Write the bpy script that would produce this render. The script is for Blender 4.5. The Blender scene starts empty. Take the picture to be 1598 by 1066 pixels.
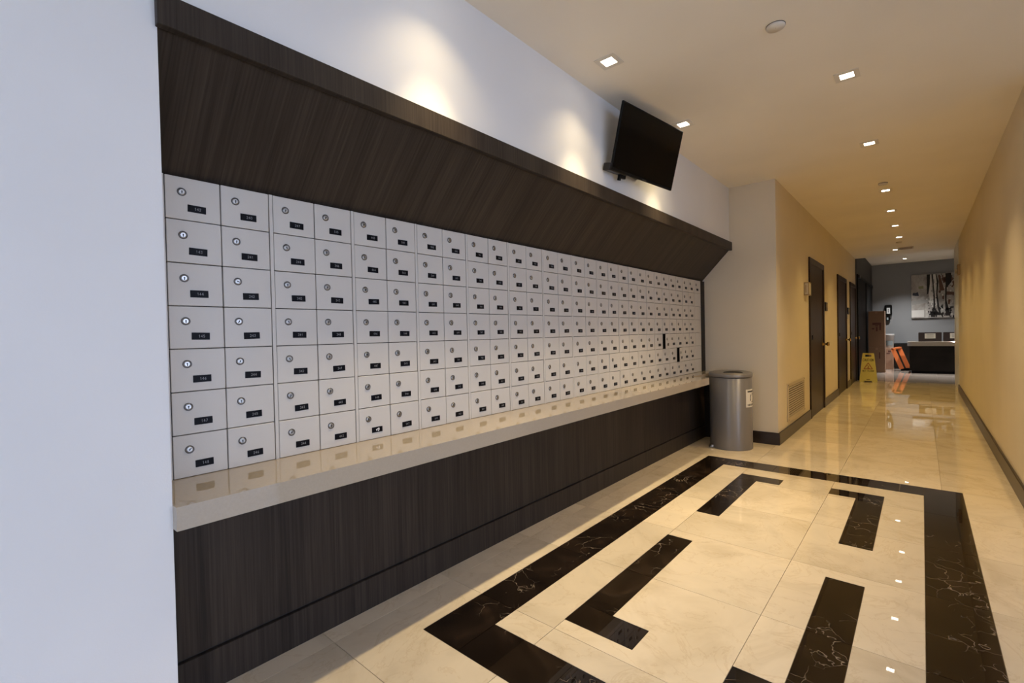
import bpy, math, random
from mathutils import Vector, Matrix

# ------------------------------------------------------------------ camera, world, exposure
scene = bpy.context.scene
col = scene.collection
U = 1.2                      # one drawing unit (the eye height of the photograph) in metres
rnd = random.Random(7)

F_PX, YAW, PITCH, ROLL = 736.77, 0.715, 0.0148, -0.0215
cam_data = bpy.data.cameras.new('camera')
cam_data.sensor_width = 36.0
cam_data.lens = 36.0 * F_PX / 1598.0
cam_data.clip_start = 0.02
cam = bpy.data.objects.new('camera', cam_data)
col.objects.link(cam)
fw = Vector((-math.sin(YAW) * math.cos(PITCH), math.cos(YAW) * math.cos(PITCH), -math.sin(PITCH)))
rt = Vector((math.cos(YAW), math.sin(YAW), 0))
up = rt.cross(fw)
rt2 = math.cos(ROLL) * rt + math.sin(ROLL) * up
up2 = -math.sin(ROLL) * rt + math.cos(ROLL) * up
cam.matrix_world = Matrix(((rt2.x, up2.x, -fw.x, 0), (rt2.y, up2.y, -fw.y, 0), (rt2.z, up2.z, -fw.z, 1.0 * U), (0, 0, 0, 1)))
scene.camera = cam

SKY = (2.72, 3.24, 4.55)                    # radiance of the overcast sky outside the lobby windows
WASH = (116.0, 92.0, 56.0)                  # watts (r, g, b) of the downlights above the mailboxes
HALL_NEAR = (98.0, 72.0, 37.0)           # hall downlights beside the mailboxes
HALL_FAR = (60.0, 42.0, 16.0)            # downlights further down the hall
BACK = (320.0, 320.0, 315.0)                # downlights of the far room
world = bpy.data.worlds.new('overcast_daylight')
scene.world = world
world.use_nodes = True
bg = world.node_tree.nodes['Background']
bg.inputs[0].default_value = (*[c / max(SKY) for c in SKY], 1)
bg.inputs[1].default_value = max(SKY)

vs = scene.view_settings
vs.view_transform = 'Standard'
vs.look = 'None'
vs.exposure = 0.0
vs.gamma = 1.0
vs.use_curve_mapping = False

# ------------------------------------------------------------------ materials
def new_mat(name, base, rough=0.5, metal=0.0, spec=0.5):
    m = bpy.data.materials.new(name)
    m.use_nodes = True
    b = m.node_tree.nodes['Principled BSDF']
    b.inputs['Base Color'].default_value = (*base, 1)
    b.inputs['Roughness'].default_value = rough
    b.inputs['Metallic'].default_value = metal
    b.inputs['Specular IOR Level'].default_value = spec
    return m

def nd(m, kind, **kw):
    n = m.node_tree.nodes.new(kind)
    for k, v in kw.items():
        setattr(n, k, v)
    return n

def lk(m, a, b):
    m.node_tree.links.new(a, b)

def coords(m, scale, obj_space=True):
    tc = nd(m, 'ShaderNodeTexCoord')
    mp = nd(m, 'ShaderNodeMapping')
    mp.inputs['Scale'].default_value = scale
    lk(m, tc.outputs['Object'], mp.inputs['Vector'])
    return mp.outputs['Vector']

def noise(m, vec, scale, detail=3, rough=0.5, dist=0.0):
    n = nd(m, 'ShaderNodeTexNoise')
    n.inputs['Scale'].default_value = scale
    n.inputs['Detail'].default_value = detail
    n.inputs['Roughness'].default_value = rough
    n.inputs['Distortion'].default_value = dist
    if vec is not None:
        lk(m, vec, n.inputs['Vector'])
    return n.outputs['Fac']

def ramp(m, fac, stops):
    r = nd(m, 'ShaderNodeValToRGB')
    el = r.color_ramp.elements
    while len(el) < len(stops):
        el.new(0.5)
    for e, (p, c) in zip(el, stops):
        e.position = p
        e.color = (*c, 1) if len(c) == 3 else c
    lk(m, fac, r.inputs['Fac'])
    return r.outputs['Color']

def bump(m, fac, strength, dist=0.002):
    b = nd(m, 'ShaderNodeBump')
    b.inputs['Strength'].default_value = strength
    b.inputs['Distance'].default_value = dist
    lk(m, fac, b.inputs['Height'])
    lk(m, b.outputs['Normal'], bsdf(m).inputs['Normal'])

def bsdf(m):
    return m.node_tree.nodes['Principled BSDF']

def paint(name, c, rough=0.55):
    m = new_mat(name, c, rough, spec=0.35)
    v = coords(m, (1, 1, 1))
    f = noise(m, v, 1.3, 2)
    lk(m, ramp(m, f, [(0.3, tuple(x * 0.96 for x in c)), (0.7, tuple(min(1, x * 1.03) for x in c))]), bsdf(m).inputs['Base Color'])
    bump(m, noise(m, v, 220, 2), 0.08)
    return m

def wood(name, dark, light, rough=0.45, spec=0.16):
    m = new_mat(name, dark, rough, spec=spec)
    v = coords(m, (1.2, 70, 1.2))
    fine = noise(m, v, 1.6, 5, 0.6)
    v2 = coords(m, (0.5, 9, 0.5))
    broad = noise(m, v2, 1.2, 2, 0.5)
    mix = nd(m, 'ShaderNodeMath', operation='MULTIPLY_ADD')
    mix.inputs[1].default_value = 0.65
    sc = nd(m, 'ShaderNodeMath', operation='MULTIPLY')
    sc.inputs[1].default_value = 0.35
    lk(m, broad, sc.inputs[0])
    lk(m, fine, mix.inputs[0])
    lk(m, sc.outputs[0], mix.inputs[2])
    lk(m, ramp(m, mix.outputs[0], [(0.36, dark), (0.52, tuple((a + b) / 2 for a, b in zip(dark, light))), (0.66, light)]), bsdf(m).inputs['Base Color'])
    bump(m, fine, 0.12, 0.001)
    return m

def marble_cream(name, base, var):
    m = new_mat(name, base, 0.014, spec=0.8)
    oi = nd(m, 'ShaderNodeObjectInfo')
    tc = nd(m, 'ShaderNodeTexCoord')
    add = nd(m, 'ShaderNodeVectorMath', operation='MULTIPLY_ADD')
    add.inputs[1].default_value = (1, 1, 1)
    sc = nd(m, 'ShaderNodeMath', operation='MULTIPLY')
    sc.inputs[1].default_value = 40
    lk(m, oi.outputs['Random'], sc.inputs[0])
    lk(m, tc.outputs['Object'], add.inputs[0])
    lk(m, sc.outputs[0], add.inputs[2])
    cloud = noise(m, add.outputs[0], 2.2, 5, 0.6, 1.2)
    hi = tuple(min(1, x * 1.07) for x in base)
    lo = tuple(x * k for x, k in zip(base, (0.86, 0.84, 0.80)))
    c = ramp(m, cloud, [(0.32, lo), (0.5, base), (0.7, hi)])
    wv = noise(m, add.outputs[0], 3.2, 8, 0.62, 1.5)
    ab = nd(m, 'ShaderNodeMath', operation='SUBTRACT')
    ab.inputs[1].default_value = 0.5
    lk(m, wv, ab.inputs[0])
    a2 = nd(m, 'ShaderNodeMath', operation='ABSOLUTE')
    lk(m, ab.outputs[0], a2.inputs[0])
    vein = ramp(m, a2.outputs[0], [(0.0, (0.90, 0.86, 0.80)), (0.016, (1, 1, 1))])
    mx = nd(m, 'ShaderNodeMix', data_type='RGBA', blend_type='MULTIPLY')
    mx.inputs['Factor'].default_value = 0.8
    lk(m, c, mx.inputs['A'])
    lk(m, vein, mx.inputs['B'])
    hsv = nd(m, 'ShaderNodeHueSaturation')
    mr = nd(m, 'ShaderNodeMapRange')
    mr.inputs['To Min'].default_value = 1 - var
    mr.inputs['To Max'].default_value = 1 + var * 0.4
    lk(m, oi.outputs['Random'], mr.inputs['Value'])
    lk(m, mr.outputs['Result'], hsv.inputs['Value'])
    lk(m, mx.outputs['Result'], hsv.inputs['Color'])
    lk(m, hsv.outputs['Color'], bsdf(m).inputs['Base Color'])
    return m

def marble_dark(name):
    m = new_mat(name, (0.012, 0.008, 0.006), 0.02)
    oi = nd(m, 'ShaderNodeObjectInfo')
    tc = nd(m, 'ShaderNodeTexCoord')
    add = nd(m, 'ShaderNodeVectorMath', operation='MULTIPLY_ADD')
    add.inputs[1].default_value = (1, 1, 1)
    sc = nd(m, 'ShaderNodeMath', operation='MULTIPLY')
    sc.inputs[1].default_value = 30
    lk(m, oi.outputs['Random'], sc.inputs[0])
    lk(m, tc.outputs['Object'], add.inputs[0])
    lk(m, sc.outputs[0], add.inputs[2])
    cloud = noise(m, add.outputs[0], 4, 4, 0.6, 0.8)
    c = ramp(m, cloud, [(0.3, (0.006, 0.004, 0.003)), (0.55, (0.014, 0.009, 0.006)), (0.78, (0.045, 0.027, 0.017))])
    vo = nd(m, 'ShaderNodeTexVoronoi', feature='DISTANCE_TO_EDGE')
    vo.inputs['Scale'].default_value = 8.0
    warp = nd(m, 'ShaderNodeVectorMath', operation='MULTIPLY_ADD')
    wn = nd(m, 'ShaderNodeTexNoise')
    wn.inputs['Scale'].default_value = 5
    wn.inputs['Detail'].default_value = 4
    lk(m, add.outputs[0], wn.inputs['Vector'])
    lk(m, wn.outputs['Color'], warp.inputs[0])
    warp.inputs[1].default_value = (0.35, 0.35, 0.35)
    lk(m, add.outputs[0], warp.inputs[2])
    lk(m, warp.outputs[0], vo.inputs['Vector'])
    line = ramp(m, vo.outputs['Distance'], [(0.0, (1, 1, 1)), (0.006, (0.5, 0.5, 0.5)), (0.014, (0, 0, 0))])
    gate = ramp(m, noise(m, add.outputs[0], 3.1, 3, 0.6), [(0.51, (0, 0, 0)), (0.64, (1, 1, 1))])
    ml = nd(m, 'ShaderNodeMix', data_type='RGBA', blend_type='MULTIPLY')
    ml.inputs['Factor'].default_value = 1
    lk(m, line, ml.inputs['A'])
    lk(m, gate, ml.inputs['B'])
    mx = nd(m, 'ShaderNodeMix', data_type='RGBA')
    lk(m, ml.outputs['Result'], mx.inputs['Factor'])
    lk(m, c, mx.inputs['A'])
    mx.inputs['B'].default_value = (0.38, 0.31, 0.24, 1)
    lk(m, mx.outputs['Result'], bsdf(m).inputs['Base Color'])
    return m

def emit(name, c, s):
    m = new_mat(name, c)
    b = bsdf(m)
    b.inputs['Emission Color'].default_value = (*c, 1)
    b.inputs['Emission Strength'].default_value = s
    return m

def glass_mat():
    m = new_mat('clear_glass', (1, 1, 1), 0.0)
    nt = m.node_tree
    nt.nodes.remove(bsdf(m))
    tr = nd(m, 'ShaderNodeBsdfTransparent')
    gl = nd(m, 'ShaderNodeBsdfGlossy')
    gl.inputs['Roughness'].default_value = 0.0
    mx = nd(m, 'ShaderNodeMixShader')
    fr = nd(m, 'ShaderNodeFresnel')
    fr.inputs['IOR'].default_value = 1.45
    lk(m, fr.outputs[0], mx.inputs[0])
    lk(m, tr.outputs[0], mx.inputs[1])
    lk(m, gl.outputs[0], mx.inputs[2])
    lk(m, mx.outputs[0], nt.nodes['Material Output'].inputs['Surface'])
    return m

M = dict(
    wall=paint('wall_paint', (0.78, 0.77, 0.75)),
    ceiling=paint('ceiling_paint', (0.88, 0.81, 0.69)),
    hall_wall=paint('hall_wall_paint', (0.76, 0.67, 0.51)),
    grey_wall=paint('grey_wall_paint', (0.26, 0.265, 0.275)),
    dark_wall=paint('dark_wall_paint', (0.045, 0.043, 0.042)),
    pale_end=paint('pale_wall_end', (0.80, 0.80, 0.78), 0.35),
    wood=wood('dark_wood', (0.023, 0.0175, 0.0142), (0.058, 0.044, 0.033)),
    door_wood=wood('door_wood', (0.026, 0.015, 0.010), (0.055, 0.034, 0.024), 0.35),
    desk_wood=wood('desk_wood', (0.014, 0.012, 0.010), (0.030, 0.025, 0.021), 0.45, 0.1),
    base=new_mat('baseboard_brown', (0.022, 0.014, 0.011), 0.3),
    box=paint('mailbox_grey', (0.62, 0.585, 0.53), 0.33),
    box_gap=new_mat('mailbox_recess', (0.012, 0.011, 0.010), 0.7),
    chrome=new_mat('chrome', (0.46, 0.45, 0.43), 0.28, 1.0),
    lock_rim=new_mat('lock_rim', (0.16, 0.155, 0.15), 0.35, 0.8),
    dark_metal=new_mat('dark_metal', (0.03, 0.028, 0.026), 0.35, 0.6),
    keyhole=new_mat('keyhole_black', (0.005, 0.005, 0.005), 0.6),
    plate=new_mat('plate_black', (0.004, 0.004, 0.006), 0.4, spec=0.12),
    digit=new_mat('digit_grey', (0.30, 0.30, 0.31), 0.5),
    digit_white=new_mat('digit_white', (0.85, 0.85, 0.85), 0.5),
    stone=None,
    tile=marble_cream('cream_marble', (0.82, 0.70, 0.52), 0.12),
    tile_back=marble_cream('grey_beige_marble', (0.58, 0.49, 0.42), 0.06),
    dark_tile=marble_dark('dark_emperador_marble'),
    grout=new_mat('grout', (0.20, 0.155, 0.10), 0.8),
    can=new_mat('grey_metal_paint', (0.26, 0.25, 0.245), 0.44, 0.4),
    black=new_mat('matte_black', (0.005, 0.005, 0.005), 0.5, spec=0.12),
    screen=new_mat('screen_black', (0.002, 0.002, 0.002), 0.12, spec=0.12),
    label=new_mat('label_white', (0.78, 0.74, 0.64), 0.5),
    print=new_mat('label_print', (0.09, 0.085, 0.07), 0.6),
    vent=new_mat('vent_beige', (0.56, 0.47, 0.34), 0.4),
    vent_dark=new_mat('vent_shadow', (0.05, 0.038, 0.024), 0.7),
    lens=emit('lamp_lens', (1.0, 0.90, 0.74), 14.0),
    reflector=new_mat('lamp_reflector', (0.75, 0.68, 0.55), 0.3, 0.4),
    trim=new_mat('lamp_trim', (0.74, 0.68, 0.58), 0.4),
    glass=glass_mat(),
    mullion=new_mat('window_frame_metal', (0.05, 0.05, 0.052), 0.4, 0.5),
    yellow=paint('sign_yellow', (0.84, 0.74, 0.20), 0.4),
    olive=new_mat('sign_print_olive', (0.20, 0.15, 0.03), 0.6),
    red=new_mat('sign_print_red', (0.42, 0.06, 0.03), 0.6),
    card=paint('cardboard', (0.30, 0.185, 0.12), 0.8),
    card2=paint('cardboard_pale', (0.40, 0.24, 0.16), 0.8),
    card_print=new_mat('cardboard_print', (0.13, 0.05, 0.04), 0.8),
    bucket=paint('bucket_white', (0.62, 0.62, 0.62), 0.4),
    bucket_print=new_mat('bucket_print', (0.30, 0.36, 0.38), 0.5),
    orange=paint('orange_plastic', (0.75, 0.20, 0.06), 0.35),
    brown_box=new_mat('brown_tray', (0.035, 0.020, 0.016), 0.45),
    canvas=None,
    art_black=new_mat('art_black', (0.010, 0.008, 0.007), 0.6),
    art_brown=new_mat('art_brown', (0.11, 0.055, 0.035), 0.6),
    art_white=new_mat('art_white', (0.62, 0.60, 0.57), 0.6),
    art_grey=new_mat('art_grey', (0.30, 0.29, 0.275), 0.6),
    art_green=new_mat('art_green', (0.27, 0.29, 0.16), 0.6),
    art_navy=new_mat('art_navy', (0.03, 0.03, 0.045), 0.6),
    brass=new_mat('brass', (0.45, 0.30, 0.12), 0.25, 1.0),
    device=new_mat('device_tan', (0.33, 0.24, 0.13), 0.4),
    device_pale=new_mat('device_pale', (0.62, 0.55, 0.42), 0.4),
)
st = new_mat('beige_quartz', (0.42, 0.355, 0.27), 0.035)
_f = noise(st, coords(st, (1, 1, 1)), 160, 3, 0.6)
lk(st, ramp(st, _f, [(0.35, (0.41, 0.347, 0.264)), (0.65, (0.43, 0.364, 0.278))]), bsdf(st).inputs['Base Color'])
M['stone'] = st
cn = M['can']
bsdf(cn).inputs['Anisotropic'].default_value = 0.9
bsdf(cn).inputs['Anisotropic Rotation'].default_value = 0.25
tg = nd(cn, 'ShaderNodeTangent', direction_type='RADIAL', axis='Z')
lk(cn, tg.outputs['Tangent'], bsdf(cn).inputs['Tangent'])
cv = new_mat('canvas_mottled', (0.36, 0.34, 0.31), 0.6)
_f = noise(cv, coords(cv, (1, 1, 0.6)), 5, 6, 0.65, 0.6)
lk(cv, ramp(cv, _f, [(0.3, (0.20, 0.17, 0.15)), (0.5, (0.36, 0.335, 0.31)), (0.7, (0.50, 0.48, 0.45))]), bsdf(cv).inputs['Base Color'])
M['canvas'] = cv

# ------------------------------------------------------------------ mesh builder (all numbers in units, scaled by U when built)
class MB:
    def __init__(s):
        s.v, s.f, s.mi, s.sm = [], [], [], []

    def face(s, pts, mi=0, smooth=False):
        n = len(s.v)
        s.v += [tuple(p) for p in pts]
        s.f.append(tuple(range(n, n + len(pts))))
        s.mi.append(mi)
        s.sm.append(smooth)

    def box(s, x0, x1, y0, y1, z0, z1, mi=0, c=0.0):
        """box with an optional chamfer c on all edges"""
        if c <= 0:
            n = len(s.v)
            s.v += [(x, y, z) for x in (x0, x1) for y in (y0, y1) for z in (z0, z1)]
            for q in ((0, 1, 3, 2), (4, 6, 7, 5), (0, 4, 5, 1), (2, 3, 7, 6), (0, 2, 6, 4), (1, 5, 7, 3)):
                s.f.append(tuple(n + i for i in q))
                s.mi.append(mi)
                s.sm.append(False)
            return s
        cx, cy, cz = (x0 + x1) / 2, (y0 + y1) / 2, (z0 + z1) / 2
        hx, hy, hz = (x1 - x0) / 2, (y1 - y0) / 2, (z1 - z0) / 2
        P = {}
        n = len(s.v)
        for sx in (-1, 1):
            for sy in (-1, 1):
                for sz in (-1, 1):
                    for ax in range(3):
                        h = [hx - c, hy - c, hz - c]
                        h[ax] += c
                        P[(sx, sy, sz, ax)] = len(s.v)
                        s.v.append((cx + sx * h[0], cy + sy * h[1], cz + sz * h[2]))
        def F(ids):
            pts = [Vector(s.v[i]) for i in ids]
            nrm = (pts[1] - pts[0]).cross(pts[2] - pts[0])
            ctr = sum(pts, Vector()) / len(pts) - Vector((cx, cy, cz))
            if nrm.dot(ctr) < 0:
                ids = ids[::-1]
            s.f.append(tuple(ids)); s.mi.append(mi); s.sm.append(False)
        for ax in range(3):
            o = [a for a in range(3) if a != ax]
            for sg in (-1, 1):
                ids = []
                for a, b in ((-1, -1), (1, -1), (1, 1), (-1, 1)):
                    k = [0, 0, 0]
                    k[ax] = sg; k[o[0]] = a; k[o[1]] = b
                    ids.append(P[(*k, ax)])
                F(ids)
        for ax in range(3):
            o = [a for a in range(3) if a != ax]
            for a in (-1, 1):
                for b in (-1, 1):
                    k0, k1 = [0] * 3, [0] * 3
                    k0[ax], k1[ax] = -1, 1
                    k0[o[0]] = k1[o[0]] = a
                    k0[o[1]] = k1[o[1]] = b
                    F([P[(*k0, o[0])], P[(*k1, o[0])], P[(*k1, o[1])], P[(*k0, o[1])]])
        for sx in (-1, 1):
            for sy in (-1, 1):
                for sz in (-1, 1):
                    F([P[(sx, sy, sz, 0)], P[(sx, sy, sz, 1)], P[(sx, sy, sz, 2)]])
        return s

    def prism(s, poly, a0, a1, axis=1, mi=0):
        """extrude a polygon along an axis; poly holds the two other coordinates in order"""
        def pt(p, a):
            q = list(p)
            q.insert(axis, a)
            return tuple(q)
        lo = [pt(p, a0) for p in poly]
        hi = [pt(p, a1) for p in poly]
        area = sum(poly[i][0] * poly[(i + 1) % len(poly)][1] - poly[(i + 1) % len(poly)][0] * poly[i][1] for i in range(len(poly)))
        flip = (area > 0) != (axis == 1)
        s.face(lo[::-1] if flip else lo, mi)
        s.face(hi if flip else hi[::-1], mi)
        n = len(poly)
        for i in range(n):
            j = (i + 1) % n
            q = [lo[i], lo[j], hi[j], hi[i]]
            s.face(q if flip else q[::-1], mi)
        return s

    def lathe(s, prof, n=48, c=(0, 0, 0), axis=2, mi=0, smooth=True, cap0=True, cap1=True):
        """revolve (radius, height) profile about an axis"""
        def pt(r, h, t):
            a, b = r * math.cos(t), r * math.sin(t)
            p = {2: (a, b, h), 0: (h, a, b), 1: (b, h, a)}[axis]
            return tuple(p[i] + c[i] for i in range(3))
        base = len(s.v)
        for r, h in prof:
            s.v += [pt(r, h, 2 * math.pi * k / n) for k in range(n)]
        for i in range(len(prof) - 1):
            for k in range(n):
                k2 = (k + 1) % n
                s.f.append((base + i * n + k, base + i * n + k2, base + (i + 1) * n + k2, base + (i + 1) * n + k))
                s.mi.append(mi); s.sm.append(smooth)
        if cap0:
            s.f.append(tuple(base + k for k in range(n))[::-1]); s.mi.append(mi); s.sm.append(False)
        if cap1:
            s.f.append(tuple(base + (len(prof) - 1) * n + k for k in range(n))); s.mi.append(mi); s.sm.append(False)
        return s

    def bar(s, p, q, w, t, upv=(0, 0, 1), mi=0):
        """box beam from p to q, w wide and t thick"""
        p, q = Vector(p), Vector(q)
        d = (q - p).normalized()
        a = d.cross(Vector(upv)).normalized() * w / 2
        b = a.cross(d).normalized() * t / 2
        lo = [p + a + b, p - a + b, p - a - b, p + a - b]
        hi = [v + (q - p) for v in lo]
        s.face(lo, mi); s.face(hi[::-1], mi)
        for i in range(4):
            j = (i + 1) % 4
            s.face([lo[i], hi[i], hi[j], lo[j]], mi)
        return s

    def ribbon(s, pts, widths, nrm, mi=0):
        """flat brush stroke along a polyline lying in the plane with normal nrm"""
        P = [Vector(p) for p in pts]
        N = Vector(nrm)
        L, R = [], []
        for i, p in enumerate(P):
            d = (P[min(i + 1, len(P) - 1)] - P[max(i - 1, 0)]).normalized()
            sd = N.cross(d)
            L.append(p + sd * widths[i] / 2)
            R.append(p - sd * widths[i] / 2)
        for i in range(len(P) - 1):
            s.face([R[i], R[i + 1], L[i + 1], L[i]], mi)
        return s

    def mesh(s, name, mats):
        me = bpy.data.meshes.new(name)
        me.from_pydata([(x * U, y * U, z * U) for x, y, z in s.v], [], s.f)
        for m in mats:
            me.materials.append(m)
        me.polygons.foreach_set('material_index', s.mi)
        me.polygons.foreach_set('use_smooth', s.sm)
        me.update()
        return me

    def build(s, name, mats, parent=None, loc=(0, 0, 0), rot=(0, 0, 0)):
        if not isinstance(mats, (list, tuple)):
            mats = [mats]
        return place(s.mesh(name, mats), name, parent, loc, rot)

def place(me, name, parent=None, loc=(0, 0, 0), rot=(0, 0, 0)):
    o = bpy.data.objects.new(name, me)
    col.objects.link(o)
    o.location = tuple(c * U for c in loc)
    o.rotation_euler = rot
    o.parent = parent
    return o

def thing(name, label, cat, loc=(0, 0, 0), rot=(0, 0, 0), group=None):
    o = bpy.data.objects.new(name, None)
    o.empty_display_size = 0.05
    col.objects.link(o)
    o.location = tuple(c * U for c in loc)
    o.rotation_euler = rot
    return tag(o, label, cat, group)

def tag(o, label, cat, group=None):
    o['label'] = label
    o['category'] = cat
    if group:
        o['group'] = group
    return o

def struct(o, label=None, cat=None):
    o['kind'] = 'structure'
    if label:
        o['label'] = label
        o['category'] = cat
    return o

def B(x0, x1, y0, y1, z0, z1, c=0.0):
    return MB().box(x0, x1, y0, y1, z0, z1, 0, c)

# ------------------------------------------------------------------ plan (units)
XU, XL, XR = -1.310, -0.936, 0.423       # mail wall face, hall left wall, hall right wall
XM, XB = -1.542, -1.92                   # mailbox fronts, back of the alcove
YA, YE = 0.300, 4.541                    # alcove near edge, end wall
ZC = 2.280                               # ceiling
YH = 10.95                               # end of the hall
YBK, XBL, ZB = 14.6, -0.92, 2.50         # back room: end wall, left wall, ceiling
XLOB, YLOB = 2.7, -2.7                   # lobby behind and right of the camera
YR0 = 3.62                               # where the right-hand hall wall begins

# ------------------------------------------------------------------ setting: walls and ceilings
struct(B(XB - .1, XU, YLOB, YA, 0, ZC).build('wall_left', M['wall']), 'white wall left of the mailbox alcove', 'wall')
struct(B(XB - .1, XU, YA, YE, 1.735, ZC).build('wall_upper', M['wall']), 'white wall above the dark mailbox canopy', 'wall')
struct(B(XB - .1, XB, YA, YE, 0, 1.735).build('wall_alcove', M['wall']), 'wall behind the mailboxes', 'wall')
wend = struct(B(XB - .1, XL, YE, YH, 0, ZC).build('wall_end', M['hall_wall']), 'hall wall and column with three dark doors beyond the trash can', 'wall')
struct(B(XR, XR + .12, YR0, 9.75, 0, ZC).build('wall_right', M['hall_wall']), 'long right-hand hall wall', 'wall')
struct(B(XR + .12, XLOB + .1, YR0, YR0 + .12, 0, ZC).build('wall_lobby', M['wall']), 'lobby wall right of the hall mouth', 'wall')
struct(B(XB - .1, XLOB + .1, YLOB - .1, YR0 + .12, ZC, ZC + .1).build('ceiling', M['ceiling']), 'plain ceiling over the mailboxes', 'ceiling')
struct(B(XB - .1, XR + .12, YR0 + .12, YH, ZC, ZC + .1).build('ceiling_hall', M['ceiling']), 'hall ceiling', 'ceiling')
struct(B(XR - .004, XR + .124, 9.75, YH, 0, ZC).build('wall_right_end', M['pale_end']), 'whiter end stretch of the right hall wall', 'trim')  # last stretch of the right wall, in a whiter colour

# back room
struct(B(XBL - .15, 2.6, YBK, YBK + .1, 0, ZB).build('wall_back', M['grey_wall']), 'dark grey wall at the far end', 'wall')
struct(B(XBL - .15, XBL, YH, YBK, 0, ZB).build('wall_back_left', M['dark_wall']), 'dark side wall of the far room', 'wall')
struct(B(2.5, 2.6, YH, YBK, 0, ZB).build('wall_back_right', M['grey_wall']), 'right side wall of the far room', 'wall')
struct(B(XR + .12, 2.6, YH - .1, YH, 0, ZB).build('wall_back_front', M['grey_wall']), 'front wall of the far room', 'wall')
struct(B(XBL - .15, 2.6, YH, YBK + .1, ZB, ZB + .1).build('ceiling_back', M['ceiling']), 'ceiling of the far room', 'ceiling')
struct(B(XBL - .15, XR + .12, YH - .1, YH, ZC + .1, ZB).build('trim_2', M['ceiling']), 'bulkhead where the hall ceiling steps up', 'trim')

# lobby storefront windows behind and to the right of the camera
def storefront(name, along, a0, a1, fixed, n, label):
    mb = MB()
    def bx(a, b, z0, z1, t0=-.03, t1=.03):
        if along == 'x':
            mb.box(a, b, fixed + t0, fixed + t1, z0, z1)
        else:
            mb.box(fixed + t0, fixed + t1, a, b, z0, z1)
    bx(a0, a1, 0, .08); bx(a0, a1, ZC - .06, ZC); bx(a0, a1, 1.75, 1.80)
    for i in range(n + 1):
        c = a0 + (a1 - a0) * i / n
        bx(max(a0, c - .025), min(a1, c + .025), .08, ZC - .06)
    w = struct(mb.build(name, M['mullion']), label, 'window')
    for i in range(n):
        p, q = a0 + (a1 - a0) * i / n + .025, a0 + (a1 - a0) * (i + 1) / n - .025
        for z0, z1 in ((.08, 1.75), (1.80, ZC - .06)):
            g = MB()
            if along == 'x':
                g.box(p, q, fixed - .004, fixed + .004, z0, z1)
            else:
                g.box(fixed - .004, fixed + .004, p, q, z0, z1)
            g.build('pane', M['glass'], w)
    # a portal only guides the sampling of the sky through this window, it emits nothing itself
    ld = bpy.data.lights.new('window_portal', 'AREA')
    ld.shape = 'RECTANGLE'
    ld.size, ld.size_y = (a1 - a0) * U, (ZC - .1) * U
    ld.cycles.is_portal = True
    lo = bpy.data.objects.new('window_portal', ld)
    col.objects.link(lo)
    m = (a0 + a1) / 2
    if along == 'x':
        lo.location = (m * U, (fixed - .05) * U, ZC / 2 * U)
        lo.rotation_euler = (math.pi / 2, 0, 0)
    else:
        lo.location = ((fixed + .05) * U, m * U, ZC / 2 * U)
        lo.rotation_euler = (math.pi / 2, 0, math.pi / 2)

storefront('window_1', 'x', XU, -.45, YLOB - .05, 1, 'storefront glazing behind the camera')
storefront('window_2', 'y', YLOB, 2.2, XLOB + .05, 5, 'storefront glazing along the lobby')
struct(B(-.45, XLOB + .1, YLOB - .1, YLOB, 0, ZC).build('wall_rear', M['wall']), 'lobby wall behind the camera', 'wall')
struct(B(XLOB, XLOB + .1, 2.2, YR0, 0, ZC).build('wall_lobby_side', M['wall']), 'lobby wall beside the storefront', 'wall')
struct(B(-14, 16, -16, 14, -.16, -.06).build('ground', new_mat('pale_concrete', (0.68, 0.68, 0.66), 0.9)), 'pavement outside the lobby', 'ground')

# baseboards
BH = .105
def baseboard(name, x0, x1, y0, y1, label):
    struct(B(x0, x1, y0, y1, 0, BH, .003).build(name, M['base']), label, 'baseboard')
baseboard('baseboard_right', XR - .014, XR, YR0, 9.75, 'dark baseboard along the right wall')
baseboard('baseboard_end', -1.298, XL + .014, YE - .014, YE, 'dark baseboard on the column beside the trash can')
for i, (a, b) in enumerate(((YE, 6.06), (7.08, 8.36), (9.44, 9.95))):
    baseboard('baseboard_left_%d' % (i + 1), XL, XL + .014, a, b,
              ('dark baseboard under the wall vent', 'dark baseboard between the first two hall doors', 'short dark baseboard before the last hall door')[i])
baseboard('baseboard_near', XU, XU + .014, YLOB, YA - .005, 'dark baseboard of the white wall left of the mailboxes')

# ------------------------------------------------------------------ floor: slab, cream tiles, dark inlay
floor = struct(B(XB - .1, XLOB + .1, YLOB - .1, YH, -.06, -.004).build('floor', M['grout']), 'polished cream marble floor with dark border inlay', 'floor')
floor_back = struct(B(XBL - .15, 2.6, YH, YBK + .1, -.06, -.004).build('floor_back', M['grout']), 'floor of the far room', 'floor')

fa, fb, fc, fd = -1.293, -1.120, .003, .177
fg, fh, ff, fe = .994, 1.169, 3.662, 3.850
la, lb, lc, ld_, le, lf = -.951, -.830, -.695, -.432, -.298, -.172
y1, y2, y3, y5, y6, y7 = 2.235, 1.466, 1.344, 2.619, 3.376, 3.503
GX = [XM - .2, -1.466, -.949, -.432, .085, .602, 1.119, 1.636, 2.153, XLOB + .05]
GY = [YLOB] + [.764 + .515 * k for k in range(-6, 20) if YLOB + .1 < .764 + .515 * k < YH - .15] + [YH - .02]
dark = []
ysp = [fg] + [y for y in GY if fg + .15 < y < fe - .15] + [fe]
for a, b in zip(ysp[:-1], ysp[1:]):
    dark += [(fa, fb, a, b), (fc, fd, a, b)]
xsp = [fb, -.80, -.432, -.11, fc]
for a, b in zip(xsp[:-1], xsp[1:]):
    dark += [(a, b, fg, fh), (a, b, ff, fe)]
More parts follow.
